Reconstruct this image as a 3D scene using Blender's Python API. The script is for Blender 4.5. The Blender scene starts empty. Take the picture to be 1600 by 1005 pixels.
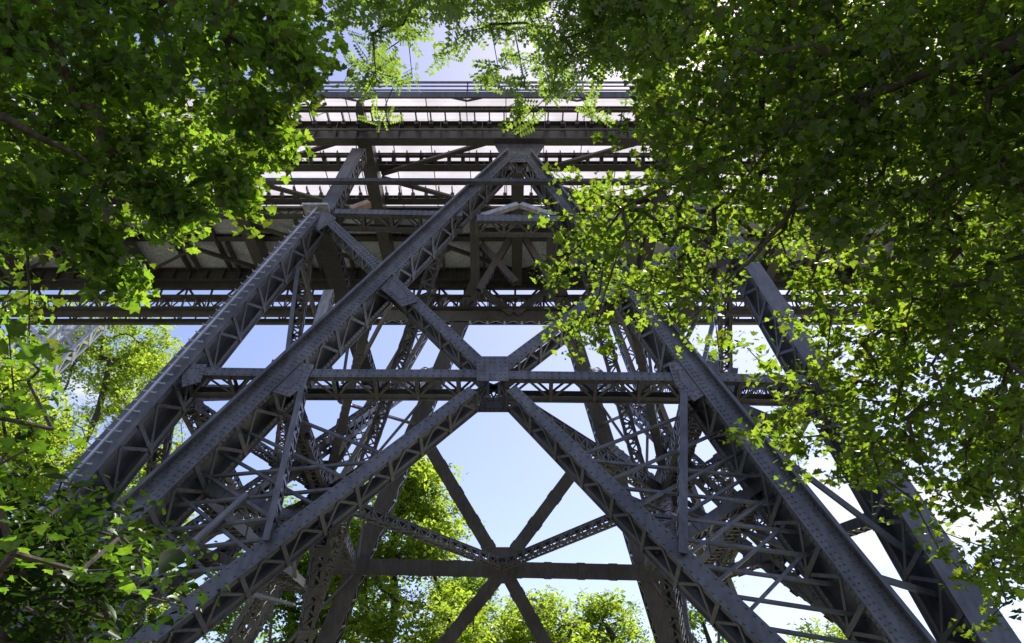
import bpy, math, random
import numpy as np
from mathutils import Vector as V, Matrix

random.seed(7)
rng = np.random.default_rng(11)
R = math.radians
sc = bpy.context.scene
col = sc.collection

# ------------------------------------------------------------------ camera
PITCH, F, EYE = R(35.0), 1155.0, 1.6
cam = bpy.data.cameras.new('camera')
cam.sensor_width = 36.0
cam.lens = 36.0 * F / 1600.0
cam.clip_start, cam.clip_end = 0.05, 3000
co = bpy.data.objects.new('camera', cam)
co.location = (0, 0, EYE)
co.rotation_euler = (R(90) + PITCH, 0, 0)
col.objects.link(co)
sc.camera = co

FW = V((0, math.cos(PITCH), math.sin(PITCH)))
UP = V((0, -math.sin(PITCH), math.cos(PITCH)))
RT = V((1, 0, 0))
C0 = V((0, 0, EYE))

def ray(x, y):
    return FW + RT * ((x - 800) / F) + UP * ((502.5 - y) / F)
def at_dist(x, y, d):
    return C0 + ray(x, y).normalized() * d
# measured planes of the pier: near face, far face (battered), upright planes, levels
KB, A0 = 0.303, 16.59
YM = 30.9
def on_near(x, y, off=0.0):
    r = ray(x, y); t = A0 / (r.y - KB * r.z)
    return C0 + r * t + NN * off
def on_far(x, y, off=0.0):
    r = ray(x, y); t = (2 * YM - A0) / (r.y + KB * r.z)
    return C0 + r * t + NF * off
def on_y(x, y, Y):
    r = ray(x, y); return C0 + r * (Y / r.y)
def on_z(x, y, Z):
    r = ray(x, y); return C0 + r * ((Z - EYE) / r.z)
NN = V((0, -1, KB)).normalized()
NF = V((0, -1, -KB)).normalized()

# ------------------------------------------------------------------ materials
def new_mat(name):
    m = bpy.data.materials.new(name); m.use_nodes = True
    nt = m.node_tree; nt.nodes.clear()
    out = nt.nodes.new('ShaderNodeOutputMaterial')
    return m, nt, out
def N(nt, typ, **kw):
    n = nt.nodes.new(typ)
    for k, v in kw.items():
        setattr(n, k, v)
    return n
def ramp(nt, stops):
    r = N(nt, 'ShaderNodeValToRGB')
    e = r.color_ramp.elements
    while len(e) > len(stops): e.remove(e[-1])
    while len(e) < len(stops): e.new(0.5)
    for i, (p, c) in enumerate(stops):
        e[i].position = p; e[i].color = (*c, 1)
    return r

def paint_mat(name, base, rust=(0.10, 0.055, 0.03), amount=0.55, rough=0.36, var=0.25):
    m, nt, out = new_mat(name); L = nt.links
    tc = N(nt, 'ShaderNodeTexCoord')
    n1 = N(nt, 'ShaderNodeTexNoise'); n1.inputs['Scale'].default_value = 0.55; n1.inputs['Detail'].default_value = 9
    n2 = N(nt, 'ShaderNodeTexNoise'); n2.inputs['Scale'].default_value = 5.0; n2.inputs['Detail'].default_value = 10; n2.inputs['Roughness'].default_value = 0.7
    mp = N(nt, 'ShaderNodeMapping'); mp.inputs['Scale'].default_value = (3, 3, 0.35)
    n3 = N(nt, 'ShaderNodeTexNoise'); n3.inputs['Scale'].default_value = 2.0; n3.inputs['Detail'].default_value = 6
    L.new(tc.outputs['Object'], n1.inputs['Vector']); L.new(tc.outputs['Object'], n2.inputs['Vector'])
    L.new(tc.outputs['Object'], mp.inputs['Vector']); L.new(mp.outputs['Vector'], n3.inputs['Vector'])
    lo = tuple(c * (1 - var) for c in base); hi = tuple(min(1, c * (1 + var)) for c in base)
    r1 = ramp(nt, [(0.3, lo), (0.7, hi)]); L.new(n1.outputs['Fac'], r1.inputs['Fac'])
    r3 = ramp(nt, [(0.35, (0.72, 0.71, 0.70)), (0.6, (1.06, 1.06, 1.06))]); L.new(n3.outputs['Fac'], r3.inputs['Fac'])
    mul = N(nt, 'ShaderNodeMix', data_type='RGBA', blend_type='MULTIPLY'); mul.inputs[0].default_value = 1.0
    L.new(r1.outputs['Color'], mul.inputs[6]); L.new(r3.outputs['Color'], mul.inputs[7])
    r2 = ramp(nt, [(0.58, (0, 0, 0)), (0.70, (amount,) * 3)]); L.new(n2.outputs['Fac'], r2.inputs['Fac'])
    mx = N(nt, 'ShaderNodeMix', data_type='RGBA'); L.new(r2.outputs['Color'], mx.inputs[0])
    L.new(mul.outputs[2], mx.inputs[6]); mx.inputs[7].default_value = (*rust, 1)
    b = N(nt, 'ShaderNodeBsdfPrincipled'); L.new(mx.outputs[2], b.inputs['Base Color'])
    b.inputs['Roughness'].default_value = rough
    b.inputs['Specular IOR Level'].default_value = 0.5
    bp = N(nt, 'ShaderNodeBump'); bp.inputs['Strength'].default_value = 0.10; bp.inputs['Distance'].default_value = 0.01
    L.new(n2.outputs['Fac'], bp.inputs['Height']); L.new(bp.outputs['Normal'], b.inputs['Normal'])
    L.new(b.outputs['BSDF'], out.inputs['Surface'])
    return m

STEEL = paint_mat('grey_blue_steel_paint', (0.126, 0.121, 0.124), amount=0.7, var=0.32)
JOINT = paint_mat('worn_joint_steel_paint', (0.135, 0.125, 0.13), rust=(0.13, 0.07, 0.04), amount=0.85, var=0.3)
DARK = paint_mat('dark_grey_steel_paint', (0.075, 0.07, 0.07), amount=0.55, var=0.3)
PALE = paint_mat('pale_sunlit_steel_paint', (0.42, 0.41, 0.42), amount=0.3, var=0.12)  # lighter copy of the steel; sunlight on the next pier is in this colour
LGREY = paint_mat('mid_grey_pipe_paint', (0.20, 0.195, 0.20), amount=0.4, var=0.15)
RAIL = paint_mat('galvanised_rail', (0.5, 0.5, 0.53), amount=0.2, rough=0.35, var=0.1)
PLATE = paint_mat('blue_grey_floor_plate', (0.62, 0.65, 0.74), rust=(0.75, 0.76, 0.78), amount=0.3, rough=0.5, var=0.12)
SUNLIT_BROWN = paint_mat('sunlit_brown_steel', (0.45, 0.30, 0.22), amount=0.5, var=0.2)  # sunlight on a small steel piece, put into a brown base colour
STONE = paint_mat('footing_stone', (0.33, 0.31, 0.28), rust=(0.12, 0.13, 0.08), rough=0.9)

def sheet_mat():
    m, nt, out = new_mat('white_translucent_boarding'); L = nt.links
    tc = N(nt, 'ShaderNodeTexCoord'); sp = N(nt, 'ShaderNodeSeparateXYZ')
    L.new(tc.outputs['Object'], sp.inputs['Vector'])
    md = N(nt, 'ShaderNodeMath', operation='PINGPONG'); md.inputs[1].default_value = 0.14
    L.new(sp.outputs['Y'], md.inputs[0])
    cr = ramp(nt, [(0.0, (0.62, 0.58, 0.58)), (0.035, (0.72, 0.69, 0.70)), (1, (0.75, 0.71, 0.73))])
    L.new(md.outputs['Value'], cr.inputs['Fac'])
    n1 = N(nt, 'ShaderNodeTexNoise'); n1.inputs['Scale'].default_value = 0.7; n1.inputs['Detail'].default_value = 6
    L.new(tc.outputs['Object'], n1.inputs['Vector'])
    r1 = ramp(nt, [(0.3, (0.8, 0.78, 0.78)), (0.6, (1, 1, 1))]); L.new(n1.outputs['Fac'], r1.inputs['Fac'])
    mul = N(nt, 'ShaderNodeMix', data_type='RGBA', blend_type='MULTIPLY'); mul.inputs[0].default_value = 1
    L.new(cr.outputs['Color'], mul.inputs[6]); L.new(r1.outputs['Color'], mul.inputs[7])
    t = N(nt, 'ShaderNodeBsdfTranslucent'); d = N(nt, 'ShaderNodeBsdfDiffuse')
    L.new(mul.outputs[2], t.inputs['Color']); L.new(mul.outputs[2], d.inputs['Color'])
    ms = N(nt, 'ShaderNodeMixShader'); ms.inputs[0].default_value = 0.45
    L.new(t.outputs[0], ms.inputs[1]); L.new(d.outputs[0], ms.inputs[2]); L.new(ms.outputs[0], out.inputs['Surface'])
    return m
SHEET = sheet_mat()

def leaf_mat(name, dif, tra, tfac=0.55, spread=0.35, gloss=0.06):
    m, nt, out = new_mat(name); L = nt.links
    g = N(nt, 'ShaderNodeNewGeometry')
    def var(c):
        lo = (c[0] * (1 - spread * 0.6), c[1] * (1 - spread), c[2] * (1 - spread))
        hi = (c[0] * (1 + spread * 1.3), c[1] * (1 + spread * 0.6), c[2] * (1 + spread * 0.4))
        r = ramp(nt, [(0, lo), (0.55, c), (1, hi)]); L.new(g.outputs['Random Per Island'], r.inputs['Fac'])
        return r
    tcn = N(nt, 'ShaderNodeTexCoord'); nz_ = N(nt, 'ShaderNodeTexNoise'); nz_.inputs['Scale'].default_value = 28; nz_.inputs['Detail'].default_value = 4
    L.new(tcn.outputs['Object'], nz_.inputs['Vector'])
    rz = ramp(nt, [(0.3, (0.62, 0.60, 0.55)), (0.55, (1.05, 1.05, 1.0))]); L.new(nz_.outputs['Fac'], rz.inputs['Fac'])
    def mott(r):
        q = N(nt, 'ShaderNodeMix', data_type='RGBA', blend_type='MULTIPLY'); q.inputs[0].default_value = 1
        L.new(r.outputs['Color'], q.inputs[6]); L.new(rz.outputs['Color'], q.inputs[7]); return q.outputs[2]
    a, b = mott(var(dif)), mott(var(tra))
    d = N(nt, 'ShaderNodeBsdfDiffuse'); t = N(nt, 'ShaderNodeBsdfTranslucent'); gl = N(nt, 'ShaderNodeBsdfGlossy')
    gl.inputs['Roughness'].default_value = 0.35; gl.inputs['Color'].default_value = (0.8, 0.85, 0.8, 1)
    L.new(a, d.inputs['Color']); L.new(b, t.inputs['Color'])
    m1 = N(nt, 'ShaderNodeMixShader'); m1.inputs[0].default_value = tfac
    L.new(d.outputs[0], m1.inputs[1]); L.new(t.outputs[0], m1.inputs[2])
    m2 = N(nt, 'ShaderNodeMixShader'); m2.inputs[0].default_value = gloss
    L.new(m1.outputs[0], m2.inputs[1]); L.new(gl.outputs[0], m2.inputs[2])
    L.new(m2.outputs[0], out.inputs['Surface'])
    return m
LEAF = leaf_mat('maple_leaf', (0.022, 0.052, 0.011), (0.29, 0.50, 0.03), spread=.55, gloss=.04)
LEAF_D = leaf_mat('maple_leaf_deep', (0.020, 0.052, 0.012), (0.29, 0.55, 0.03), spread=.55, tfac=0.55, gloss=.04)
LEAF_P = leaf_mat('feathery_leaf', (0.035, 0.08, 0.02), (0.34, 0.56, 0.06))
LEAF_F = leaf_mat('far_leaf', (0.10, 0.16, 0.02), (0.40, 0.60, 0.05), tfac=0.65, gloss=0.03)
LEAF_S = leaf_mat('shrub_leaf', (0.018, 0.04, 0.008), (0.04, 0.10, 0.008), tfac=0.45, spread=.5, gloss=.02)  # leaf colours darkened to stand for shade over the shrub
LEAF_G = leaf_mat('far_leaf_deep', (0.06, 0.12, 0.02), (0.30, 0.52, 0.05), tfac=0.6, gloss=0.03)
LEAF_N = leaf_mat('near_leaf', (0.04, 0.10, 0.012), (0.24, 0.50, 0.02), tfac=0.55)

def bark_mat():
    m, nt, out = new_mat('bark'); L = nt.links
    tc = N(nt, 'ShaderNodeTexCoord'); mp = N(nt, 'ShaderNodeMapping'); mp.inputs['Scale'].default_value = (6, 6, 1.2)
    n1 = N(nt, 'ShaderNodeTexNoise'); n1.inputs['Scale'].default_value = 3; n1.inputs['Detail'].default_value = 9
    L.new(tc.outputs['Object'], mp.inputs['Vector']); L.new(mp.outputs['Vector'], n1.inputs['Vector'])
    r = ramp(nt, [(0.3, (0.03, 0.022, 0.016)), (0.7, (0.10, 0.08, 0.06))]); L.new(n1.outputs['Fac'], r.inputs['Fac'])
    b = N(nt, 'ShaderNodeBsdfPrincipled'); b.inputs['Roughness'].default_value = 0.9
    L.new(r.outputs['Color'], b.inputs['Base Color'])
    bp = N(nt, 'ShaderNodeBump'); bp.inputs['Strength'].default_value = 0.6; bp.inputs['Distance'].default_value = 0.03
    L.new(n1.outputs['Fac'], bp.inputs['Height']); L.new(bp.outputs['Normal'], b.inputs['Normal'])
    L.new(b.outputs[0], out.inputs['Surface'])
    return m
BARK = bark_mat()

def ground_mat():
    m, nt, out = new_mat('meadow_ground'); L = nt.links
    tc = N(nt, 'ShaderNodeTexCoord')
    n1 = N(nt, 'ShaderNodeTexNoise'); n1.inputs['Scale'].default_value = 0.25; n1.inputs['Detail'].default_value = 10
    L.new(tc.outputs['Object'], n1.inputs['Vector'])
    r = ramp(nt, [(0.35, (0.26, 0.22, 0.17)), (0.5, (0.20, 0.19, 0.13)), (0.7, (0.11, 0.15, 0.05))]); L.new(n1.outputs['Fac'], r.inputs['Fac'])
    b = N(nt, 'ShaderNodeBsdfPrincipled'); b.inputs['Roughness'].default_value = 0.95
    L.new(r.outputs['Color'], b.inputs['Base Color'])
    bp = N(nt, 'ShaderNodeBump'); bp.inputs['Distance'].default_value = 0.1
    L.new(n1.outputs['Fac'], bp.inputs['Height']); L.new(bp.outputs['Normal'], b.inputs['Normal'])
    L.new(b.outputs[0], out.inputs['Surface'])
    return m
GROUND = ground_mat()

# ------------------------------------------------------------------ mesh helpers
class MB:
    def __init__(s): s.v = []; s.f = []
    def hexa(s, p):                        # 8 points: 0-3 one end, 4-7 other end
        b = len(s.v); s.v += [tuple(q) for q in p]
        for q in ((0, 3, 2, 1), (4, 5, 6, 7), (0, 1, 5, 4), (1, 2, 6, 5), (2, 3, 7, 6), (3, 0, 4, 7)):
            s.f.append(tuple(b + i for i in q))
    def beam(s, a, b, u, v, u0, u1, v0, v1, U0=None, U1=None, V0=None, V1=None):
        """box from a to b; cross-section spans u0..u1 along u and v0..v1 along v (capitals: at b)"""
        U0 = u0 if U0 is None else U0; U1 = u1 if U1 is None else U1
        V0 = v0 if V0 is None else V0; V1 = v1 if V1 is None else V1
        s.hexa([a + u * u0 + v * v0, a + u * u1 + v * v0, a + u * u1 + v * v1, a + u * u0 + v * v1,
                b + u * U0 + v * V0, b + u * U1 + v * V0, b + u * U1 + v * V1, b + u * U0 + v * V1])
    def bar(s, a, b, w, h, n):             # flat bar, n = outward normal of its broad face
        t = (b - a).normalized(); u = t.cross(n).normalized(); v = u.cross(t).normalized()
        s.beam(a, b, u, v, -w / 2, w / 2, -h / 2, h / 2)
    def box(s, c, x, y, z):
        s.beam(V(c) - V((0, 0, z / 2)), V(c) + V((0, 0, z / 2)), V((1, 0, 0)), V((0, 1, 0)), -x / 2, x / 2, -y / 2, y / 2)
    def tube(s, pts, rad, n=8):
        b0 = len(s.v)
        if not hasattr(rad, '__len__'): rad = [rad] * len(pts)
        for i, p in enumerate(pts):
            t = (pts[min(i + 1, len(pts) - 1)] - pts[max(i - 1, 0)]).normalized()
            u = t.cross(V((0.3, 0.2, 1))).normalized(); w = t.cross(u)
            for k in range(n):
                a = 2 * math.pi * k / n
                s.v.append(tuple(p + (u * math.cos(a) + w * math.sin(a)) * rad[i]))
        for i in range(len(pts) - 1):
            for k in range(n):
                k2 = (k + 1) % n
                s.f.append((b0 + i * n + k, b0 + i * n + k2, b0 + (i + 1) * n + k2, b0 + (i + 1) * n + k))
        s.f.append(tuple(b0 + k for k in range(n))[::-1])
        e = b0 + (len(pts) - 1) * n
        s.f.append(tuple(e + k for k in range(n)))
    def rivet(s, p, n, r=0.036, h=0.034):
        u = n.orthogonal().normalized(); w = n.cross(u); b = len(s.v)
        for (rr, hh) in ((r, 0), (r * 0.6, h)):
            for k in range(6):
                a = math.pi / 3 * k
                s.v.append(tuple(p + n * hh + (u * math.cos(a) + w * math.sin(a)) * rr))
        for k in range(6):
            k2 = (k + 1) % 6; s.f.append((b + k, b + k2, b + 6 + k2, b + 6 + k))
        s.f.append(tuple(b + 6 + k for k in range(6)))
    def prism(s, poly, n, t):              # polygon points extruded by n*t
        b = len(s.v); m = len(poly)
        s.v += [tuple(p) for p in poly] + [tuple(p + n * t) for p in poly]
        s.f.append(tuple(b + i for i in range(m))[::-1]); s.f.append(tuple(b + m + i for i in range(m)))
        for i in range(m):
            j = (i + 1) % m; s.f.append((b + i, b + j, b + m + j, b + m + i))
    def build(s, name, mat, parent=None, smooth=False):
        me = bpy.data.meshes.new(name); me.from_pydata(s.v, [], s.f); me.materials.append(mat)
        if smooth: me.polygons.foreach_set('use_smooth', [True] * len(me.polygons))
        me.update()
        o = bpy.data.objects.new(name, me); col.objects.link(o)
        if parent is not None: o.parent = parent; o.matrix_parent_inverse = Matrix.Identity(4) if parent.type == 'MESH' else parent.matrix_basis.inverted()
        return o

def thing(name, label, cat, loc=(0, 0, 0), group=None):
    o = bpy.data.objects.new(name, None); o.location = loc; o.empty_display_size = 0.5
    col.objects.link(o); o['label'] = label; o['category'] = cat
    if group: o['group'] = group
    return o

# ------------------------------------------------------------------ built-up members
def member(name, parent, p0, p1, n, w0, w1, d0, d1, web=False, front='plate', lace=True, pitch=1.0,
           lip=0.24, bar=0.085, mat=None, rivets=0, off=0.0, sides=(-1, 1), back='plate', posts=True, splice=False, rib=0):
    """Riveted box member. Front face lies on p0-p1 with outward normal n, depth runs along -n."""
    mat = mat or STEEL
    t = (p1 - p0).normalized(); n = (n - t * n.dot(t)).normalized(); s = t.cross(n).normalized()
    p0 = p0 + n * off; p1 = p1 + n * off
    Ln = (p1 - p0).length; T = 0.03
    m = MB()
    def pl(kind, da, db):
        a, b = w0 / 2, w1 / 2
        if kind == 'plate':
            m.beam(p0, p1, s, n, -a - 0.05, a + 0.05, -da[1], -da[0], -b - 0.05, b + 0.05, -db[1], -db[0])
        elif kind == 'lips':
            for q in (-1, 1):
                la, lb = min(lip, w0 * 0.3), min(lip, w1 * 0.3)
                x0, x1 = sorted((q * (a + 0.03), q * (a - la))); X0, X1 = sorted((q * (b + 0.03), q * (b - lb)))
                m.beam(p0, p1, s, n, x0, x1, -da[1], -da[0], X0, X1, -db[1], -db[0])
    pl('plate' if front == 'plate' else 'lips', (0, T), (0, T))
    pl('plate' if back == 'plate' else 'lips', (d0 - T, d0), (d1 - T, d1))
    l0, l1 = lip * min(1, d0), lip * min(1, d1)
    for q in (-1, 1):
        a, b = q * w0 / 2, q * w1 / 2
        a2, b2 = a - q * 0.02, b - q * 0.02
        for (k0, k1, K0, K1) in ((T, l0, T, l1), (d0 - l0, d0 - T, d1 - l1, d1 - T)):
            m.beam(p0, p1, s, n, min(a, a2), max(a, a2), -k1, -k0, min(b, b2), max(b, b2), -K1, -K0)
    if web:
        m.beam(p0, p1, s, n, -0.012, 0.012, -d0 + T, -T, -0.012, 0.012, -d1 + T, -T)
    if splice:
        k = 0.9
        while k < Ln - .5:
            f = k / Ln; w = w0 + (w1 - w0) * f; c = p0 + t * k
            m.beam(c - t * .2, c + t * .2, s, n, -w / 2 - .085, w / 2 + .085, -.012, .022)
            d = d0 + (d1 - d0) * f
            m.beam(c - t * .2, c + t * .2, s, n, -w / 2 - .085, w / 2 + .085, -d - .022, -d + .012)
            k += 1.5 + .35 * math.sin(k * 3.1)
    if rib:
        x = rib * (w0 / 2 + .05); X = rib * (w1 / 2 + .05); e = rib * .025
        m.beam(p0, p1, s, n, min(x, x - e), max(x, x - e), .002, .17, min(X, X - e), max(X, X - e), .002, .2)
        y, Y_ = x - rib * .10, X - rib * .12
        m.beam(p0, p1, s, n, min(x, y), max(x, y), .171, .19, min(X, Y_), max(X, Y_), .201, .22)
    if rivets:
        step = 0.18 if rivets > 1 else 0.24; k = step
        while k < Ln - 0.1:
            f = k / Ln; w = (w0 + (w1 - w0) * f); d = d0 + (d1 - d0) * f; c = p0 + t * k
            if front == 'plate':
                for x in ((-0.5, 0.5) if rivets == 1 else (-0.48, -0.24, 0.24, 0.48)):
                    m.rivet(c + s * (x * w * 0.86), n)
            for q in (-1, 1):
                if rivets > 1:
                    m.rivet(c + s * (q * w / 2) - n * (lip * d * 0.55), s * q)
                    m.rivet(c + s * (q * w / 2) - n * (d - lip * d * 0.55), s * q)
            k += step
    o = m.build(name, mat, parent)
    # lacing on the two sides (and on an open front/back)
    if lace:
        lcs = {}
        step = max(0.35, pitch * (d0 + d1) / 2 * 0.62)
        nb = max(2, int(Ln / step))
        for i in range(nb):
            fa, fb = i / nb, (i + 1) / nb
            wa, wb = w0 + (w1 - w0) * fa, w0 + (w1 - w0) * fb
            da, db = d0 + (d1 - d0) * fa, d0 + (d1 - d0) * fb
            ca, cb = p0 + t * (Ln * fa), p0 + t * (Ln * fb)
            up = i % 2
            for q in sides:
                lc = lcs.setdefault(q, MB())
                x, y = (0.12, 0.88) if up else (0.88, 0.12)
                lc.bar(ca + s * (q * (wa / 2 + 0.014)) - n * (da * x), cb + s * (q * (wb / 2 + 0.014)) - n * (db * y), bar, 0.026, s * q)
                if posts and (i % 2 == 0 or pitch > 1.2):
                    lc.bar(ca + s * (q * (wa / 2 + 0.032)) - n * (da * 0.03), ca + s * (q * (wa / 2 + 0.032)) - n * (da * 0.97), bar * 1.5, 0.03, s * q)
            sg = 1 if up else -1
            if front == 'lace':
                lcs.setdefault('f', MB()).bar(ca + s * (sg * wa * 0.42) + n * 0.014, cb - s * (sg * wb * 0.42) + n * 0.014, bar, 0.026, n)
            if back == 'lace':
                lcs.setdefault('b', MB()).bar(ca - s * (sg * wa * 0.42) - n * (da + 0.014), cb + s * (sg * wb * 0.42) - n * (db + 0.014), bar, 0.026, n)
        for lc in lcs.values(): lc.build('lacing', mat, o)
    return o

def gusset(parent, pts, n, t=0.035, off=0.05, rv=0, mat=None, name='gusset_plate'):
    m = MB(); q = [p + n * off for p in pts]
    m.prism(q, n, t)
    if rv:
        c = sum(q, V()) / len(q)
        for a in range(rv):
            for b in range(rv):
                fa, fb = (a + 0.5) / rv, (b + 0.5) / rv
                if abs(fa - .5) < .17 and abs(fb - .5) < .17: continue
                p = (q[0] * (1 - fa) + q[1] * fa) * (1 - fb) + (q[3] * (1 - fa) + q[2] * fa) * fb
                m.rivet(p + n * t, n, 0.035, 0.025)
    else:
        c = sum(q, V()) / len(q)
        for a, b in zip(q, q[1:] + q[:1]):
            L_ = (b - a).length; nn_ = int(L_ / .2)
            for r_ in range(nn_):
                for ins in (.16, .42):
                    e = a + (b - a) * ((r_ + .5) / nn_)
                    m.rivet(e + (c - e) * ins + n * t, n)
    return m.build(name, mat or JOINT, parent)

def at_level(leg, z):
    a, b = leg; f = (z - a.z) / (b.z - a.z); return a + (b - a) * f

# ------------------------------------------------------------------ the trestle pier
pier = thing('trestle_pier', 'grey riveted steel trestle pier with splayed lattice legs carrying the high deck', 'bridge pier', (0, YM, 0))
GZ = 0.0
def line_to_ground(p, q):
    return p, at_level((p, q), GZ + 0.15)
nA = line_to_ground(on_near(492, 334), on_near(98, 768))
nB = line_to_ground(on_near(800, 238), on_near(250, 757))
nC = line_to_ground(on_near(823, 240), on_near(1390, 960))
nD = line_to_ground(on_near(1113, 318), on_near(1474, 865))
fA = line_to_ground(on_far(690, 455), on_far(505, 770))
fB = line_to_ground(on_far(748, 432), on_far(560, 880))
fC = line_to_ground(on_far(868, 432), on_far(1006, 880))
fD = line_to_ground(on_far(945, 432), on_far(1082, 790))
for leg in (nA, nD):
    member('leg', pier, leg[0], leg[1], NN, 0.48, 0.85, 1.1, 1.7, web=True, rivets=0, pitch=1.0, bar=0.10)
for leg, rb in ((nB, 1), (nC, -1)):
    member('leg', pier, leg[0], leg[1], NN, 0.42, 0.72, 1.0, 1.65, web=True, rivets=2, pitch=1.0, bar=0.10, rib=rb)
for leg in (fB, fC):
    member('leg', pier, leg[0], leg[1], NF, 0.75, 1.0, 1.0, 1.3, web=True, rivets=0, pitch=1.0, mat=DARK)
for leg in (fA, fD):
    member('leg', pier, leg[0], leg[1], NF, 1.0, 1.2, 1.0, 1.3, front='lace', back='lace', rivets=1, pitch=1.0, bar=0.09)
for leg in (nA, nB, nC, nD, fA, fB, fC, fD):
    b = leg[1]; m = MB(); g = V((b.x, b.y + (0.7 if b.y < YM else -0.5), 0))
    m.box(g + V((0, 0, -0.3)), 3.4, 3.6, 0.9); m.box(g + V((0, 0, 0.27)), 2.6, 2.8, 0.24)
    m.build('footing', STONE, pier)

# upper continuation of the outer legs to the deck
m_top = on_near(560, 230)
member('post', pier, m_top, on_near(508, 325), NN, 0.55, 0.55, 0.7, 0.7, pitch=0.9, rivets=1, off=-0.06)
member('post', pier, on_near(1062, 232), on_near(1100, 325), NN, 0.55, 0.55, 0.7, 0.7, pitch=0.9, rivets=1, off=-0.06)

# near face: level strut, hub, braces
HUB = on_near(770, 582)
ST = dict(front='plate', pitch=1.0, bar=0.08, rivets=1)
for a, b in (((290, 576), (425, 578)), ((455, 579), (748, 580)), ((792, 582), (1072, 585)), ((1090, 585), (1262, 589))):
    member('strut', pier, on_near(*a), on_near(*b), NN, 0.27, 0.27, 1.05, 1.05, off=-0.10, **ST)
for a, b in (((612, 432), (756, 566)), ((960, 436), (786, 566))):
    member('brace', pier, on_near(*a), on_near(*b), NN, 0.31, 0.33, 0.9, 0.9, off=-0.16, **ST)
for a, b in (((738, 601), (222, 990)), ((799, 599), (1205, 992))):
    p, q = on_near(*a), on_near(*b)
    member('brace', pier, p, q + (q - p) * 0.12, NN, 0.28, 0.44, 0.9, 1.05, off=-0.20, **ST)
gusset(pier, [on_near(746, 558), on_near(793, 558), on_near(795, 596), on_near(745, 596)], NN, rv=6, off=0.0)
gusset(pier, [on_near(752, 584), on_near(788, 584), on_near(800, 606), on_near(742, 606)], NN, off=-1.08, mat=DARK)
# gussets where the braces meet the legs
gusset(pier, [on_near(606, 418), on_near(630, 440), on_near(652, 468), on_near(628, 476), on_near(612, 462), on_near(592, 446)], NN, off=-0.12)
gusset(pier, [on_near(958, 424), on_near(975, 446), on_near(946, 468), on_near(926, 470), on_near(930, 452)], NN, off=-0.12)
gusset(pier, [on_near(425, 560), on_near(490, 568), on_near(476, 600), on_near(452, 618), on_near(408, 606)], NN, off=-0.08)
gusset(pier, [on_near(1045, 565), on_near(1085, 565), on_near(1110, 610), on_near(1085, 625), on_near(1055, 598)], NN, off=-0.08)
gusset(pier, [on_near(282, 566), on_near(322, 567), on_near(312, 594), on_near(284, 602)], NN, off=-0.10)
gusset(pier, [on_near(772, 224), on_near(852, 224), on_near(834, 252), on_near(788, 252)], NN, off=-0.07)
gusset(pier, [on_near(806, 240), on_near(818, 240), on_near(816, 262), on_near(808, 262)], NN, off=-0.30, mat=DARK)
# small struts near the top
member('strut', pier, on_near(522, 326), on_near(722, 330), NN, 0.28, 0.28, 0.9, 0.9, off=-0.12, **ST)
member('strut', pier, on_near(745, 336), on_near(872, 337), NN, 0.42, 0.42, 0.8, 0.8, off=-0.12, **ST)
member('strut', pier, on_near(905, 333), on_near(1100, 336), NN, 0.28, 0.28, 0.9, 0.9, off=-0.12, **ST)
m = MB()
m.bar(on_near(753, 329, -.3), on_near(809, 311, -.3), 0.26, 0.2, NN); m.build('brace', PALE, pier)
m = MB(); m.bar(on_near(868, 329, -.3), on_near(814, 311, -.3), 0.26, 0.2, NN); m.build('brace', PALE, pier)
member('brace', pier, on_near(513, 338), on_near(612, 430), NN, 0.30, 0.32, 0.6, 0.6, off=-0.22, rivets=2, pitch=1.1)
member('brace', pier, on_near(1098, 340), on_near(985, 440), NN, 0.30, 0.32, 0.6, 0.6, off=-0.22, rivets=2, pitch=1.1)
# hanging posts from the level strut down to the lower braces
member('post', pier, on_near(472, 598), on_near(414, 842), NN, 0.07, 0.08, 0.45, 0.45, off=-0.05, pitch=1.4)
member('post', pier, on_near(1069, 600), on_near(1068, 862), NN, 0.12, 0.13, 0.4, 0.4, off=-0.05, pitch=1.4)
# cross ties along the legs (battens proud of the inner side)
# the slim walkway beam crossing in front of the legs
b = MB(); b.beam(on_near(300, 291, .25), on_near(1300, 293, .25), NN, V((0, 0, 1)), -0.1, 0.1, -0.10, 0.10)
b.build('walkway_beam', DARK, pier)

# cap beams running back from the outer leg tops
for a, b_ in ((nA, fA), (nD, fD)):
    p = a[0] + V((0.15, 0.9, -0.35)); q = V((p.x, 2 * YM - a[0].y - 0.5, p.z))
    member('cap_beam', pier, p, q, V((0, 0, -1)), 0.75, 0.75, 0.7, 0.7, mat=DARK, pitch=1.1)
cp = MB()
for a in (nA,):
    p = a[0]
    cp.beam(p + V((-0.55, 0, 0.30)), p + V((0.55, 0, 0.30)), V((0, 1, 0)), V((0, 0, 1)), -0.25, 0.9, 0, 0.10)
cp.build('cap_plate', RAIL, pier)
gusset(pier, [nA[0] + V((0.2, 0, .3)), nA[0] + V((0.9, 0.2, -0.1)), nA[0] + V((0.3, 0, -1.0)), nA[0] + V((-0.2, 0, -0.4))], NN, off=0.0)

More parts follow.
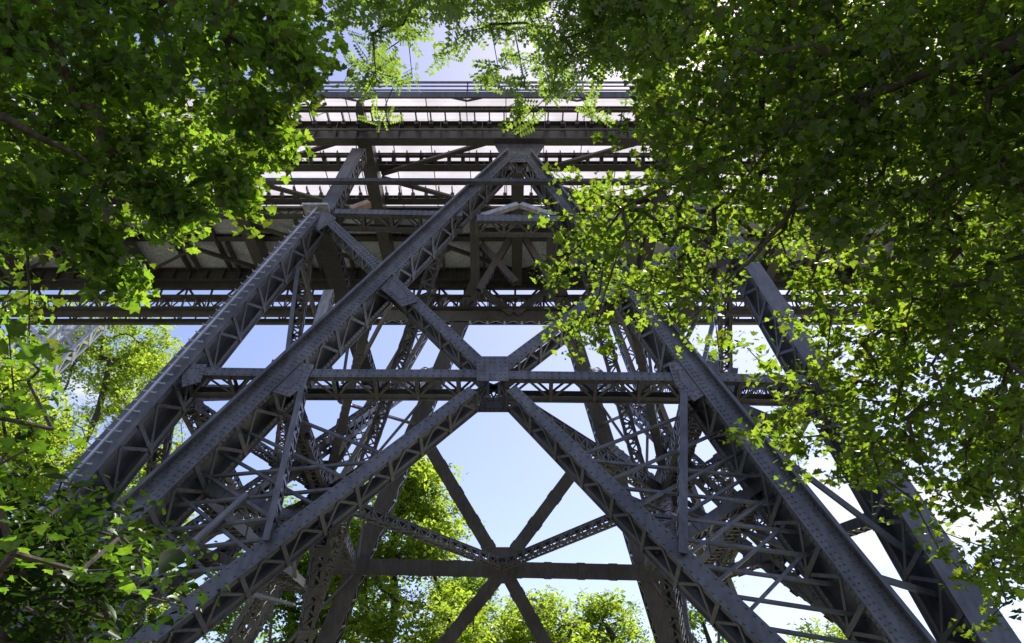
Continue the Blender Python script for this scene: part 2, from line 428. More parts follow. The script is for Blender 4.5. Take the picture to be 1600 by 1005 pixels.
# side faces: X bracing between near and far legs with a level strut
def side_face(na, fa, zs, wd, mat, sgn, levels):
    for (zl, zh) in zs:
        a0, a1 = at_level(na, zl), at_level(na, zh); b0, b1 = at_level(fa, zl), at_level(fa, zh)
        for off in (V((0, .9, 0)),):
            for p, q in ((a0, b1), (a1, b0)):
                p = p + V((0, 1.0, 0)); q = q - V((0, 1.0, 0))
                member('brace', pier, p, q, V((-sgn, 0, 0.05)), wd, wd, 0.55, 0.55, front='lace', back='lace', mat=mat, pitch=1.1, off=random.uniform(-.05, .05), bar=0.07)
    for z in levels:
        a, b = at_level(na, z) + V((0, 1.2, 0)), at_level(fa, z) - V((0, 1.0, 0))
        member('strut', pier, a, b, V((0, 0, -1)), 0.55, 0.55, 0.6, 0.6, front='lace', back='lace', mat=mat, pitch=1.1, off=0.03, bar=0.07)
ZS = on_near(770, 590).z
side_face(nB, fB, ((ZS - 9.5, ZS + 10.5),), 0.65, STEEL, -1, (ZS,))
side_face(nC, fC, ((ZS - 9.5, ZS + 10.5),), 0.65, STEEL, 1, (ZS,))
side_face(nA, fA, ((1.5, ZS), (ZS, ZS + 9.5)), 0.5, STEEL, -1, (ZS,))
side_face(nD, fD, ((ZS, ZS + 9.5),), 0.5, STEEL, 1, (ZS,))
# node plates where the side braces cross
for sg, (na, fa) in ((-1, (nB, fB)), (1, (nC, fC))):
    c = (at_level(na, ZS) + at_level(fa, ZS)) / 2 + V((0, 0, 0.6))
    g = MB(); g.beam(c + V((-.32, 0, 0)), c + V((.32, 0, 0)), V((0, 1, 0)), V((0, 0, 1)), -1.1, 1.1, -.9, .9)
    g.build('gusset_plate', DARK, pier)
# plan bracing at the level of the strut: near hub - side mids - far hub
FH = on_far(785, 888)
mids = [(at_level(nB, ZS) + at_level(fB, ZS)) / 2, (at_level(nC, ZS) + at_level(fC, ZS)) / 2]
for md in mids:
    for h, dy in ((HUB, 1.2), (FH, -0.9)):
        member('brace', pier, V((h.x, h.y + dy, ZS)), md, V((0, 0, -1)), 0.42, 0.42, 0.5, 0.5, front='lace', back='plate', pitch=1.2, mat=STEEL, off=0.0, bar=0.07)
# far face: level strut, hub, braces above and below
for a, b in (((785, 890), (505, 884)), ((785, 890), (1095, 897))):
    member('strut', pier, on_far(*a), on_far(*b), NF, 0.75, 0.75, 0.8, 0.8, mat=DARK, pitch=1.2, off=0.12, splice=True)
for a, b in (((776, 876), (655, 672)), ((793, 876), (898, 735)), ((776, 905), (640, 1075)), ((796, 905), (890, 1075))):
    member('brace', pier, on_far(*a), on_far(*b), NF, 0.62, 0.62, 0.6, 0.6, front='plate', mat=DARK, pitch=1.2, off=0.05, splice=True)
gusset(pier, [on_far(764, 868), on_far(802, 868), on_far(804, 912), on_far(762, 912)], NF, off=0.20, mat=DARK)
gusset(pier, [on_far(772, 855), on_far(796, 855), on_far(808, 874), on_far(760, 874)], NF, off=0.16, mat=DARK)
# far face upper X and strut under the far girder
for a, b in (((655, 672), (890, 500)), ((898, 735), (735, 505))):
    pass
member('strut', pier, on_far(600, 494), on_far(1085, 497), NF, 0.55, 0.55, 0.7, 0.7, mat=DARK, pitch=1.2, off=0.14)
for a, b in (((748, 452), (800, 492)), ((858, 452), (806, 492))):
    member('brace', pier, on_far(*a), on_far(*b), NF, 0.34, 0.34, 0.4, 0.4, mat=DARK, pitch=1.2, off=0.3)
# upright frame in the middle of the pier under the deck
for x in (741, 862):
    member('post', pier, on_y(x, 342, YM + .5), on_y(x + (2 if x < 800 else -2), 470, YM + 3.5), V((0, -1, 0)), 0.42, 0.42, 0.5, 0.5, pitch=1.1, mat=DARK)
for a, b in (((748, 450), (812, 345)), ((752, 380), (806, 438)), ((862, 440), (806, 345))):
    member('brace', pier, on_y(*a, YM + 1.6), on_y(*b, YM + 1.6), V((0, -1, 0)), 0.28, 0.28, 0.3, 0.3, pitch=1.3, mat=DARK, off=random.uniform(-.1, .1))
# slender stays behind the left outer leg
for a, b, w in (((500, 385), (446, 540), .30), ((446, 540), (352, 566), .3), ((446, 540), (430, 604), .22), ((446, 540), (460, 600), .15), ((1128, 480), (1140, 560), .26), ((1140, 545), (1230, 580), .26), ((1165, 500), (1150, 640), .22)):
    member('brace', pier, on_near(*a, -2.2), on_near(*b, -2.2), NN, w, w, 0.4, 0.4, pitch=1.3, off=random.uniform(-.1, .1), mat=PALE if w == .30 else STEEL)
for sg, na, fa, na2, fa2, md in ((1, nB, fB, nA, fA, mids[0]), (-1, nC, fC, nD, fD, mids[1])):
    md = md + V((0, 0, .6)); back = V((0, 1.1, 0))
    nlow = on_near(500 if sg > 0 else 1040, 788 if sg > 0 else 824, -1.0)
    for p, q, w in ((at_level(na, ZS) + back, md, .34), (at_level(na, ZS + 4.6) + back, md, .24), (at_level(na2, ZS) + back, md, .3), (at_level(fa2, ZS + .5), md, .3),
                    (md, nlow, .3), (md, at_level(na2, 3.0) + back, .34), (md, at_level(fa2, 2.0), .34), (md, at_level(fa, ZS + 7), .28),
                    (at_level(na, ZS - 3.5) + back, md + V((0, 0, -4.2)), .24), (md, V((md.x, md.y, 0)), .4), (nlow, V((md.x, md.y, 3.0)), .3), (at_level(na, ZS - 3.5) + back, nlow, .22), (at_level(na2, ZS - 4.5) + back, md + V((0, 0, -4.2)), .22)):
        member('brace', pier, p, q, V((0.35 * sg, -1, 0)), w, w, 0.42, 0.42, pitch=1.3, front='lace' if w > .29 else 'plate', back='lace', off=random.uniform(-.12, .12), splice=True, bar=.065)
# drain pipe beside the left inner leg
dp = MB(); p, q = on_near(376, 748, -.7), on_near(156, 968, -.2)
dp.tube([p, q], 0.10, 14); dp.tube([q - (q - p).normalized() * .1, q + (q - p).normalized() * .25], 0.16, 14)
dp.tube([p + (q - p) * .78, p + (q - p) * .80], 0.145, 14)
dp.build('drain_pipe', LGREY, pier, smooth=False)
for sg, na, fa, na2, fa2, md in ((1, nB, fB, nA, fA, mids[0]), (-1, nC, fC, nD, fD, mids[1])):
    bk = V((0, 1.1, 0))
    for p, q in ((at_level(na2, ZS + 8) + bk, md + V((0, 0, 5))), (at_level(na2, ZS + 8) + bk, at_level(na, ZS) + bk), (at_level(na2, ZS - 6) + bk, at_level(na, ZS) + bk * .9), (at_level(na2, ZS - 7) + bk, at_level(na, ZS - 6) + bk),
                 (at_level(fa2, ZS + 9), md + V((0, 0, 3))), (at_level(fa2, 4), at_level(fa, ZS)), (at_level(fa, 3), at_level(fa2, ZS)), (at_level(fa2, ZS), at_level(fa, ZS + 10)), (at_level(fa, ZS + .4), at_level(fa2, ZS + 10)),
                 (md + V((0, 0, 6)), md + V((0, 0, 12))), (md, at_level(na, ZS - 6) + bk), (md + V((0, 0, 5)), at_level(na, ZS + 7) + bk), (md + V((0, 0, 5)), at_level(fa, ZS + 8))):
        r = MB(); r.bar(p, q, .15, .13, V((.3 * sg, -1, .1))); r.build('tie_rod', STEEL, pier)
    low = (on_near(738, 601, -.7), on_near(222, 990, -.7)) if sg > 0 else (on_near(799, 599, -.7), on_near(1205, 992, -.7))
    for u in (.30, .42, .53, .62, .72, .82, .92):
        p = low[0] + (low[1] - low[0]) * u
        for dz in (2.2, -.6):
            q = at_level(na, max(.5, p.z + dz)) + bk * .8
            r = MB(); r.bar(p, q, .09, .08, NN); r.build('tie_rod', STEEL, pier)
    for u in (.35, .5, .65, .8):
        p = low[0] + (low[1] - low[0]) * u + V((0, .5, 0)); q = md + V((0, -1.5 - 3 * (1 - u), -6 * u))
        r = MB(); r.bar(p, q, .11, .1, NN); r.build('tie_rod', STEEL, pier)

# climbing rail with rungs on the front of the left outer leg
t = (nA[1] - nA[0]).normalized(); sA = t.cross(NN).normalized()
rl = MB(); top = nA[0] - t * 0.7 + NN * 0.10
pts = [top - t * 0.0, nA[0] + t * 22 + NN * 0.14]
rl.bar(nA[0] - t * 0.4 + NN * 0.16, nA[0] + t * 22.5 + NN * 0.16, 0.07, 0.05, NN)
crail = rl.build('climbing_rail', RAIL, pier)
k = 0.1
while k < 22.4:
    r = MB(); c = nA[0] + t * k + NN * 0.12
    r.bar(c - sA * 0.26, c + sA * 0.26, 0.03, 0.03, NN)
    for q in (-1, 1):
        r.bar(c + sA * (0.25 * q), c + sA * (0.25 * q) + NN * 0.06, 0.03, 0.03, t)
    r.build('rung', RAIL, crail); k += 0.42

# ------------------------------------------------------------------ the deck
ZF = 29.65 + EYE                          # underside of the floor
deck = thing('viaduct_deck', 'long viaduct deck with white boarded underside and dark grey lattice girders', 'bridge deck', (0, YM, ZF))
XL, XR = -75.0, 75.0
Yo, Yg1, Yg, Yf = 23.4, 25.2, 31.5, 36.6   # outer edge, near girder, start of the plate floor, far girder
def slab(name, y0, y1, z, mat, th=None):
    m = MB()
    if th: m.beam(V((XL, y0, z)), V((XR, y0, z)), V((0, 1, 0)), V((0, 0, 1)), 0, y1 - y0, 0, th)
    else:
        m.v += [(XL, y0, z), (XR, y0, z), (XR, y1, z), (XL, y1, z)]; m.f.append((0, 3, 2, 1))
    return m.build(name, mat, deck)
slab('white_boarding', Yo, Yg, ZF + 0.35, SHEET)
slab('plate_floor', Yg, Yf + 1.5, ZF + 0.30, PLATE, 0.2)
def xbeam(name, y, z, h, w, mat=DARK, parent=deck, x0=XL, x1=XR):
    m = MB(); m.beam(V((x0, y, z)), V((x1, y, z)), V((0, 1, 0)), V((0, 0, 1)), -w / 2, w / 2, 0, h); return m.build(name, mat, parent)
def ibeam(name, y, z, h, w, mat=DARK):
    m = MB(); X, Y, Zv = V((1, 0, 0)), V((0, 1, 0)), V((0, 0, 1))
    a, b = V((XL, y, z)), V((XR, y, z))
    m.beam(a, b, Y, Zv, -w / 2, w / 2, 0, 0.05); m.beam(a, b, Y, Zv, -w / 2, w / 2, h - .05, h); m.beam(a, b, Y, Zv, -.03, .03, .05, h - .05)
    x = XL
    while x < XR:
        m.box((x, y - w * .25 - .01, z + h / 2), 0.03, w * .46, h - .1); x += 1.05
    return m.build(name, mat, deck)
# fascia, railing
xbeam('fascia', Yo, ZF + 0.12, 0.42, 0.10, STEEL)
railing = xbeam('railing', Yo - .05, ZF + 1.20, 0.09, 0.09, STEEL)
for z in (0.62, 0.92):
    xbeam('rail', Yo - .05, ZF + z, 0.06, 0.06, STEEL, railing)
x = -40.0
while x < 40:
    p = MB(); p.box((x, Yo - .02, ZF + 0.75), 0.07, 0.06, 1.1)
    p.bar(V((x - .9, Yo + .05, ZF + .25)), V((x, Yo + .1, ZF + .02)), .08, .08, V((0, -1, 0)))
    p.bar(V((x + .9, Yo + .05, ZF + .25)), V((x, Yo + .1, ZF + .02)), .08, .08, V((0, -1, 0)))
    p.build('railing_post', STEEL, railing); x += 5.4
def lattice(name, y, z0, z1, pitch, w=0.09, chord=0.16, mat=DARK, x0=XL, x1=XR):
    m = MB(); Y, Zv = V((0, 1, 0)), V((0, 0, 1))
    for z in (z0, z1): m.beam(V((x0, y, z)), V((x1, y, z)), Y, Zv, -.14, .14, -chord / 2, chord / 2)
    x = x0; i = 0
    while x < x1 - pitch:
        a, b = V((x, y, z0 if i % 2 else z1)), V((x + pitch, y, z1 if i % 2 else z0))
        m.bar(a, b, w, .05, V((0, -1, 0)))
        m.bar(V((x, y + .06, z0)), V((x, y + .06, z1)), w * .9, .05, V((0, -1, 0)))
        x += pitch; i += 1
    return m.build(name, mat, deck)
# longitudinal beams under the floor (floor sheet at ZF + .35)
ibeam('stringer', Yo + 0.72, ZF + 0.02, 0.26, 0.2)
ibeam('girder', Yg1, ZF - 1.02, 1.3, 0.5)
xbeam('service_pipe', Yg1 - 0.36, ZF - 0.55, 0.08, 0.08, STEEL)
ibeam('stringer', 27.22, ZF + 0.14, 0.2, 0.2)
ibeam('girder', 27.95, ZF + 0.03, 0.29, 0.5)
ibeam('girder', 30.55, ZF + 0.06, 0.27, 0.5)
lattice('lattice_girder', 31.25, ZF - 0.42, ZF + .2, 0.9)
ibeam('stringer', 33.7, ZF - 0.0, 0.28, 0.4)
ibeam('girder', Yf + .3, ZF - 0.75, 0.95, 0.5)
lattice('lattice_girder', Yf + 0.6, ZF - 3.0, ZF - 0.9, 1.6, w=.15, chord=.36)
lattice('lattice_girder', Yf + 0.25, ZF - 2.85, ZF - 1.95, 0.7, w=.07, chord=.12)
lattice('lattice_girder', Yf + 1.5, ZF - 3.0, ZF - 1.2, 1.1, w=.11, chord=.3)
# joists: short brackets below the white boarding
xs = sorted([-30 + .74 * i for i in range(82)], key=lambda v: abs(v + 1.2))
rest = MB()
for n_, x in enumerate(xs):
    for (y0, y1) in ((Yo + .85, Yg1 - .05), (26.95, 27.6), (29.55, 30.25)):
        j = MB() if n_ < 33 else rest
        j.beam(V((x, y0, ZF + .17)), V((x, y1, ZF + .17)), V((1, 0, 0)), V((0, 0, 1)), -.03, .03, -.05, .16)
        j.beam(V((x, y1 - .28, ZF + .02)), V((x, y1 - .02, ZF + .02)), V((1, 0, 0)), V((0, 0, 1)), -.1, .1, -.04, .2)
        if n_ < 33: j.build('joist', DARK, deck)
rest.build('joist', DARK, deck)['kind'] = 'stuff'
x = -30.0
while x < 30:
    bt = MB(); bt.beam(V((x, Yo, ZF + .3)), V((x, Yg, ZF + .3)), V((1, 0, 0)), V((0, 0, 1)), -.02, .02, -.03, .03); x += 1.98
    bt.build('board_joint', DARK, deck)
for x in [-38.7 + 7.8 * i for i in range(11)]:
    m = MB(); a, b = V((x, Yo + .2, ZF - .25)), V((x, Yg1, ZF - .25))
    m.beam(a, b, V((1, 0, 0)), V((0, 0, 1)), -.16, .16, 0, .5); m.build('cross_beam', DARK, deck)
    m = MB(); m.beam(V((x, Yg1 + .3, ZF - .7)), V((x, Yf, ZF - 1.25)), V((1, 0, 0)), V((0, 0, 1)), -.36, .36, 0, .72, -.3, .3, 0, 1.2)
    m.build('cross_beam', DARK, deck)
    for dx in (2.6, 3.2, 5.2, 5.75):
        m = MB(); m.beam(V((x + dx, 32.0 if dx in (2.6, 5.2) else 34.0, ZF + .0)), V((x + dx, Yf, ZF + .0)), V((1, 0, 0)), V((0, 0, 1)), -.07, .07, -.1, .27)
        m.build('cross_beam', DARK, deck)
    for (y0, y1, z, w, s0, s1) in ((Yg1 + .3, 28.2, ZF - .15, .24, 7.5, .4), (28.2, 31.0, ZF - .45, .26, 0.4, 7.4), (32.0, Yf - .2, ZF - .32, .26, 0, 7.8), (34.0, Yf - .2, ZF - .42, .14, 3.9, 0), (34.0, Yf - .2, ZF - .48, .14, 3.9, 7.8)):
        m = MB(); m.bar(V((x + s0 + .06, y0, z)), V((x + s1 + .06, y1, z)), w, .14, V((0, 0, 1))); m.build('bracing', DARK, deck)
# steel piece beside the left post, its brown colour standing for sunlight
m = MB(); p, q = on_near(546, 313, -.5), on_near(575, 303, -.5); m.bar(p, q, .32, .3, NN)
o = m.build('sunlit_steel_piece', SUNLIT_BROWN); o['label'] = 'short brown steel piece beside the top of the left outer leg, sunlight in its colour'; o['category'] = 'steel piece'

# lattice leg of the next pier, far left; sunlight put into its pale colour
np_ = thing('lattice_pier', 'pale sunlit lattice leg of the next pier far left below the deck', 'bridge pier', tuple(on_y(40, 720, 52)))
lg = (on_y(150, 488, 50), on_y(-110, 720, 44))
lg = (lg[0], at_level(lg, 0.0))
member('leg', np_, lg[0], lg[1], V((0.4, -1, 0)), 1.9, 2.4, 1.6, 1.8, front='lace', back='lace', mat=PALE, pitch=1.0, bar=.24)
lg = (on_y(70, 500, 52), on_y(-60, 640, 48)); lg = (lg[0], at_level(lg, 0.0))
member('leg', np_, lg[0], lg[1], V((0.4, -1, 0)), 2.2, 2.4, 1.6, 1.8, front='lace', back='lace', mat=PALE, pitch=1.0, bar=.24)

# ------------------------------------------------------------------ foliage
def leaf_template(kind):
    if kind == 'maple':
        o = [(0, 0), (.22, .03), (.50, .12), (.34, .30), (.52, .55), (.26, .55), (.20, .74), (0, 1.0), (-.20, .74), (-.26, .55), (-.52, .55), (-.34, .30), (-.50, .12), (-.22, .03)]
        v = [(x, y, 0.10 * abs(x) - 0.12 * y * y) for x, y in o] + [(0, .38, -.02)]
        n = len(o); f = [(n, i, (i + 1) % n) for i in range(n)]
    elif kind == 'oval':
        o = [(0, 0), (.24, .22), (.30, .5), (.18, .8), (0, 1.05), (-.18, .8), (-.30, .5), (-.24, .22)]
        v = [(x, y, 0.22 * abs(x) - 0.12 * y * y) for x, y in o]
        f = [(0, 1, 2), (0, 2, 3), (0, 3, 4), (0, 4, 5), (0, 5, 6), (0, 6, 7)]
    elif kind == 'pinnate':
        v = []; f = []
        for i in range(6):
            y = .12 + i * .16
            for q in (-1, 1):
                b = len(v); L = .30 * (1 - .05 * i)
                v += [(0.015 * q, y, 0), (q * L * .5, y + .12, -.01), (q * L, y + .08, -.05), (q * L * .55, y - .05, -.02)]
                f += [(b, b + 1, b + 2), (b, b + 2, b + 3)]
        b = len(v); v += [(-.008, 0, 0), (.008, 0, 0), (.008, 1, -.05), (-.008, 1, -.05)]; f += [(b, b + 1, b + 2), (b, b + 2, b + 3)]
    else:                                   # small far leaf spray: three little leaves
        v = []; f = []
        for a in (0, 2.2, 4.1):
            ca, sa = math.cos(a), math.sin(a); b = len(v)
            for x, y, z in ((0, .05, 0), (.22, .4, .06), (0, .8, -.05), (-.22, .4, .06)):
                v.append((x * ca - y * sa, x * sa + y * ca, z))
            f += [(b, b + 1, b + 2), (b, b + 2, b + 3)]
    return np.array(v, dtype=np.float64), np.array(f, dtype=np.int64)

def leaf_mesh(name, pts, size, kind, mat, parent, tilt=0.55, droop=0.25, seed=1):
    g = np.random.default_rng(seed)
    tv, tf = leaf_template(kind); n = len(pts); nv = len(tv)
    yaw = g.uniform(0, 2 * np.pi, n)
    nrm = np.stack([g.normal(0, tilt, n), g.normal(0, tilt, n), np.ones(n)], 1)
    nrm /= np.linalg.norm(nrm, axis=1, keepdims=True)
    d = np.stack([np.cos(yaw), np.sin(yaw), -droop + g.normal(0, .3, n)], 1)
    d -= nrm * np.sum(d * nrm, 1, keepdims=True); d /= np.linalg.norm(d, axis=1, keepdims=True)
    s = np.cross(d, nrm)
    sz = size * np.exp(g.normal(0, .36, n))
    co_ = (s[:, None, :] * tv[None, :, 0:1] + d[:, None, :] * tv[None, :, 1:2] + nrm[:, None, :] * tv[None, :, 2:3]) * sz[:, None, None] + pts[:, None, :]
    co_ = co_.reshape(-1, 3)
    fa = (tf[None] + (np.arange(n) * nv)[:, None, None]).reshape(-1, 3)
    me = bpy.data.meshes.new(name)
    me.vertices.add(len(co_)); me.vertices.foreach_set('co', co_.ravel())
    me.loops.add(fa.size); me.loops.foreach_set('vertex_index', fa.ravel())
    me.polygons.add(len(fa)); me.polygons.foreach_set('loop_start', np.arange(len(fa)) * 3)
    me.materials.append(mat); me.update(calc_edges=True)
    o = bpy.data.objects.new(name, me); col.objects.link(o)
    o.parent = parent; o.matrix_parent_inverse = parent.matrix_basis.inverted()
    return o

def grow(root, cl, parent, r_tip=0.006, r_max=0.2, expo=0.5, seed=3, name='branch', tr_pts=None):
    """trunk polyline + a branch network that reaches every leaf cluster"""
    g = random.Random(seed)
    nodes = [V(p) for p in root]; par = [max(i - 1, -1) if i else -1 for i in range(len(root))]
    ntr = len(nodes); load = [0] * ntr
    arr = np.array([tuple(p) for p in nodes])
    base = V(root[-1])
    order = sorted(range(len(cl)), key=lambda i: (V(cl[i]) - base).length)
    edges = []
    lo = max(1, int(ntr * .45))
    for i in order:
        p = V(cl[i]); dd = np.linalg.norm(arr - np.array(p), axis=1)
        dd[:lo] += 50
        j = int(np.argmin(dd)); L = dd[j] if dd[j] < 50 else dd[j] - 50
        k = max(1, int(L / 0.7)); prev = j; a = nodes[j]
        for q in range(1, k + 1):
            f = q / k; w = a + (p - a) * f
            if q < k: w = w + V((g.gauss(0, .05), g.gauss(0, .05), g.gauss(0, .05) + .25 * f * (1 - f) * min(L, 3))) 
            nodes.append(w); par.append(prev); load.append(0); prev = len(nodes) - 1
        arr = np.vstack([arr, np.array([tuple(n_) for n_ in nodes[len(arr):]])])
        q = prev
        while q >= 0: load[q] += 1; q = par[q]
    rad = lambda i: min(r_max, r_tip * max(1, load[i]) ** expo)
    limb = {}; brs = {}
    for i in range(ntr, len(nodes)):
        limb[i] = i if par[i] < ntr else limb[par[i]]
        br = brs.setdefault(limb[i], MB())
        a, b = nodes[par[i]], nodes[i]
        ra = min(rad(par[i]), rad(i) * 1.35); rb = rad(i)
        t = (b - a)
        if t.length < 1e-4: continue
        br.tube([a, b], [ra, rb], 5)
    for br in brs.values():
        if br.v: br.build(name, BARK, parent)
    tr = MB(); tr.tube(nodes[:ntr], [max(rad(i), r_max * (1 - .75 * i / ntr)) for i in range(ntr)], 10)
    tr.build('trunk', BARK, parent)
    return nodes

def limb(parent, path, d0, d1, r0, r1):
    pts = []
    for i in range(len(path) - 1):
        for f in (0, .25, .5, .75):
            a, b = path[i], path[i + 1]; u = (i + f) / (len(path) - 1)
            pts.append(at_dist(a[0] + (b[0] - a[0]) * f, a[1] + (b[1] - a[1]) * f, d0 + (d1 - d0) * u) + V((random.gauss(0, .03), random.gauss(0, .03), random.gauss(0, .03))))
    b = MB(); b.tube(pts, [r0 + (r1 - r0) * i / len(pts) for i in range(len(pts))], 7); b.build('branch', BARK, parent, smooth=True)

def scatter_grid(rows, y0, x0, cell, k, dmin, dmax, seed, clump=9, rad=0.30, gam=1.0):
    """leaf clusters on rays through cells of the view, each at its own distance"""
    g = np.random.default_rng(seed); cl = []
    for r, line in enumerate(rows):
        for c, ch in enumerate(line):
            if ch in ' .0': continue
            dns = (int(ch) / 9.0) ** gam
            for _ in range(g.poisson(k * dns)):
                x, y = x0 + (c + g.random()) * cell, y0 + (r + g.random()) * cell
                cl.append(tuple(at_dist(x, y, g.uniform(dmin, dmax))))
    return cl

def leaves_round(cl, n, rad, seed, flat=.55):
    g = np.random.default_rng(seed); c = np.array(cl)
    idx = np.repeat(np.arange(len(c)), n)
    o = g.normal(0, 1, (len(idx), 3)); o /= np.linalg.norm(o, axis=1, keepdims=True); o *= rad * 1.9 * g.random((len(idx), 1)) ** .5; o[:, 2] *= flat
    return c[idx] + o

# one row per 50 px of the view, columns of 50 px (first column starts at -100, first row at -100)
LT = ["9999999999950", "9999999999970", "999999999997", "99999999999 6", "9999999999 5", "9999999999 6", "9999999999 5", "99998899 87", "9988757074", "7754263", "55420 6", "5552 02", "4440"]
LT = ["999999999999", "999999999998", "999999999997", "999999999986", "999999999975", "99899999996 ", "99999999994 ", "99999888987 ", "9988664633  ", "655316 1    ", "3431 4      ", "343  1      ", "334         "]
lt = thing('maple_tree', 'big maple at the left edge whose dense dark crown overhangs the upper left', 'tree', (-8.6, 2.0, 0))
cl = scatter_grid(LT, -100, -100, 50, 4.8, 7.5, 11.0, 21, gam=2.0)
for (x0, y0), (x1, y1), m_ in (((110, 335), (190, 445), 26), ((235, 285), (275, 362), 16), ((15, 300), (60, 372), 14), ((400, 150), (432, 240), 16), ((345, 250), (372, 312), 14), ((440, 60), (478, 130), 14)):
    for i in range(m_):
        f = (i + random.random()) / m_
        cl.append(tuple(at_dist(x0 + (x1 - x0) * f + random.gauss(0, 11), y0 + (y1 - y0) * f + random.gauss(0, 8), random.uniform(7.6, 8.3))))
inner = lambda rows: [''.join('9' if c == '9' and 0 < i < len(l) and l[i - 1] == '9' and (i + 1 < len(l) and l[i + 1] in '98 ') else ' ' for i, c in enumerate(l)) for l in rows]
cl += scatter_grid(inner(LT), -100, -100, 50, 2.6, 11.0, 14.0, 22)
# crown continues outside the view
g = np.random.default_rng(5)
cl2 = [( -8.6 + g.normal(0, 2.6), 3.0 + g.normal(0, 2.0), 11 + g.normal(0, 1.8)) for _ in range(60)]
nodes = grow([(-8.6, 2.0, -.2), (-8.5, 2.2, 2.5), (-8.4, 2.6, 5), (-8.0, 3.1, 7.2), (-7.6, 3.6, 9)], cl + cl2, lt, seed=4)
leaf_mesh('crown', leaves_round(cl + cl2, 36, .165, 8), .074, 'maple', LEAF_D, lt, seed=2, tilt=.75)

RTG = ["000000000000999999999999", "000000000009999999999999", "000000000009999999999999", "000000000099999999999999", "00000000079999999999999 ", "00000003699999999999999 "]
RTG = ["....99999999999999999",      # one string per 50 px row, first row at -100
       "....99999999999999999",
       "....99999999999999999",
       "....89999999999999999",
       "....89999999999999999",
       "....89999999999999999",
       "...369999999999999999",
       ".2466777899999999999 ",
       "1578777788899999999  ",
       "457777643689999999   ",
       "36355632358999999    ",
       "15556542358999999    ",
       ".4611431138999999    ",
       ".12.....147888899    ",
       ".......1478888899    ",
       ".......268988888     ",
       "........258977888    ",
       "..........1446788    ",
       "............22588    ",
       "............13478    ",
       ".............235     ",
       "..............12     "]
rt = thing('maple_tree', 'tall maple filling the right side with spreading dark branches across the bridge', 'tree', (10.5, 3.5, 0))
cl = scatter_grid(RTG, -100, 800, 50, 6.4, 8.5, 12.5, 31, gam=1.7)
cl += scatter_grid(inner(RTG), -100, 800, 50, 1.4, 12.5, 16.0, 32)
g = np.random.default_rng(6)
cl2 = [(10.5 + g.normal(0, 2.2), 4.5 + g.normal(0, 2.0), 11 + g.normal(0, 2)) for _ in range(80)]
grow([(10.5, 3.5, -.2), (10.4, 3.7, 3), (10.3, 4.0, 6), (10.0, 4.4, 8.5), (9.4, 4.9, 10.5)], cl + cl2, rt, seed=9)
leaf_mesh('crown', leaves_round(cl + cl2, 36, .17, 9), .074, 'maple', LEAF, rt, seed=3, tilt=.75)

limb(rt, ((1750, 0), (1560, 75), (1330, 158), (1190, 225), (1060, 285), (930, 345)), 9.5, 9.0, .075, .012)
limb(rt, ((1750, 60), (1500, 130), (1330, 220), (1265, 290), (1180, 395), (1120, 455)), 9.8, 8.8, .07, .012)
limb(rt, ((1700, 380), (1560, 250), (1480, 330), (1430, 430)), 9.8, 9.0, .05, .01)
limb(lt, ((60, -80), (110, 20), (190, 120), (262, 230)), 8.0, 8.6, .05, .01)
limb(lt, ((-120, 130), (0, 185), (110, 240), (200, 310)), 7.4, 8.0, .05, .01)
TM = [".8888888888888", ".7888888888888", "..24446567899.", "..25521036789.", "..152..1454 6 ", "...1...0342 4 "]
tm = thing('ash_tree', 'feathery leaved tree whose light sprays hang over the top centre', 'tree', (3.5, -3.5, 0))
cl = scatter_grid(TM, -100, 400, 50, 8.5, 10.0, 13.5, 41, gam=1.3)
grow([(3.5, -3.5, -.2), (3.4, -3.2, 3), (3.2, -2.6, 6), (2.8, -1.6, 9), (2.2, -.3, 11.5)], cl, tm, seed=14)
leaf_mesh('crown', leaves_round(cl, 9, .09, 10), .24, 'pinnate', LEAF_P, tm, seed=4, droop=.5, tilt=.7)

# near shrub at the lower left
SH = ["...5", "..53", "..651", "..762", "..6531", "..8752", "9998741", "9999853", "9999832", "9999821", "9999821"]
SH = ["..1.....", "..2.....", "..21....", "..31....", "..421...", "9975421.", "9999863.", "99999853", "99999832", "99999821", "99999821"]
sh = thing('elder_shrub', 'dark leafy shrub close to the camera in the lower left corner', 'shrub', (-5.2, 5.6, 0))
cl = scatter_grid(SH, 500, -100, 50, 8.0, 5.6, 8.5, 51, gam=1.3)
cl += [tuple(V((-5 + random.gauss(0, 1), 6 + random.gauss(0, .9), random.uniform(.4, 1.6)))) for _ in range(120)]
grow([(-5.2, 5.6, -.1), (-5.15, 5.7, .5), (-5.0, 5.8, 1.0), (-4.9, 5.9, 1.5)], cl, sh, seed=15, r_max=.06)
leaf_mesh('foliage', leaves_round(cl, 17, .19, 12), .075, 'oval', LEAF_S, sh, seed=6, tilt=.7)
sp = thing('young_maple', 'young plant with large bright green leaves at the left edge over the dark shrub', 'plant', (-4.6, 4.6, 0))
cl = [tuple(at_dist(x + random.gauss(0, 12), y + random.gauss(0, 10), random.uniform(4.6, 5.4))) for x, y in ((10, 850), (8, 905), (20, 560), (40, 600), (70, 585), (85, 640), (10, 640), (30, 690), (185, 845), (205, 870), (170, 890), (215, 885), (150, 895), (-20, 720), (-10, 800))]
grow([(-4.6, 4.6, -.1), (-4.5, 4.6, .8), (-4.4, 4.5, 1.5)], cl, sp, seed=16, r_max=.03)
leaf_mesh('foliage', leaves_round(cl, 12, .12, 13), .07, 'maple', LEAF_N, sp, seed=7, tilt=.5)

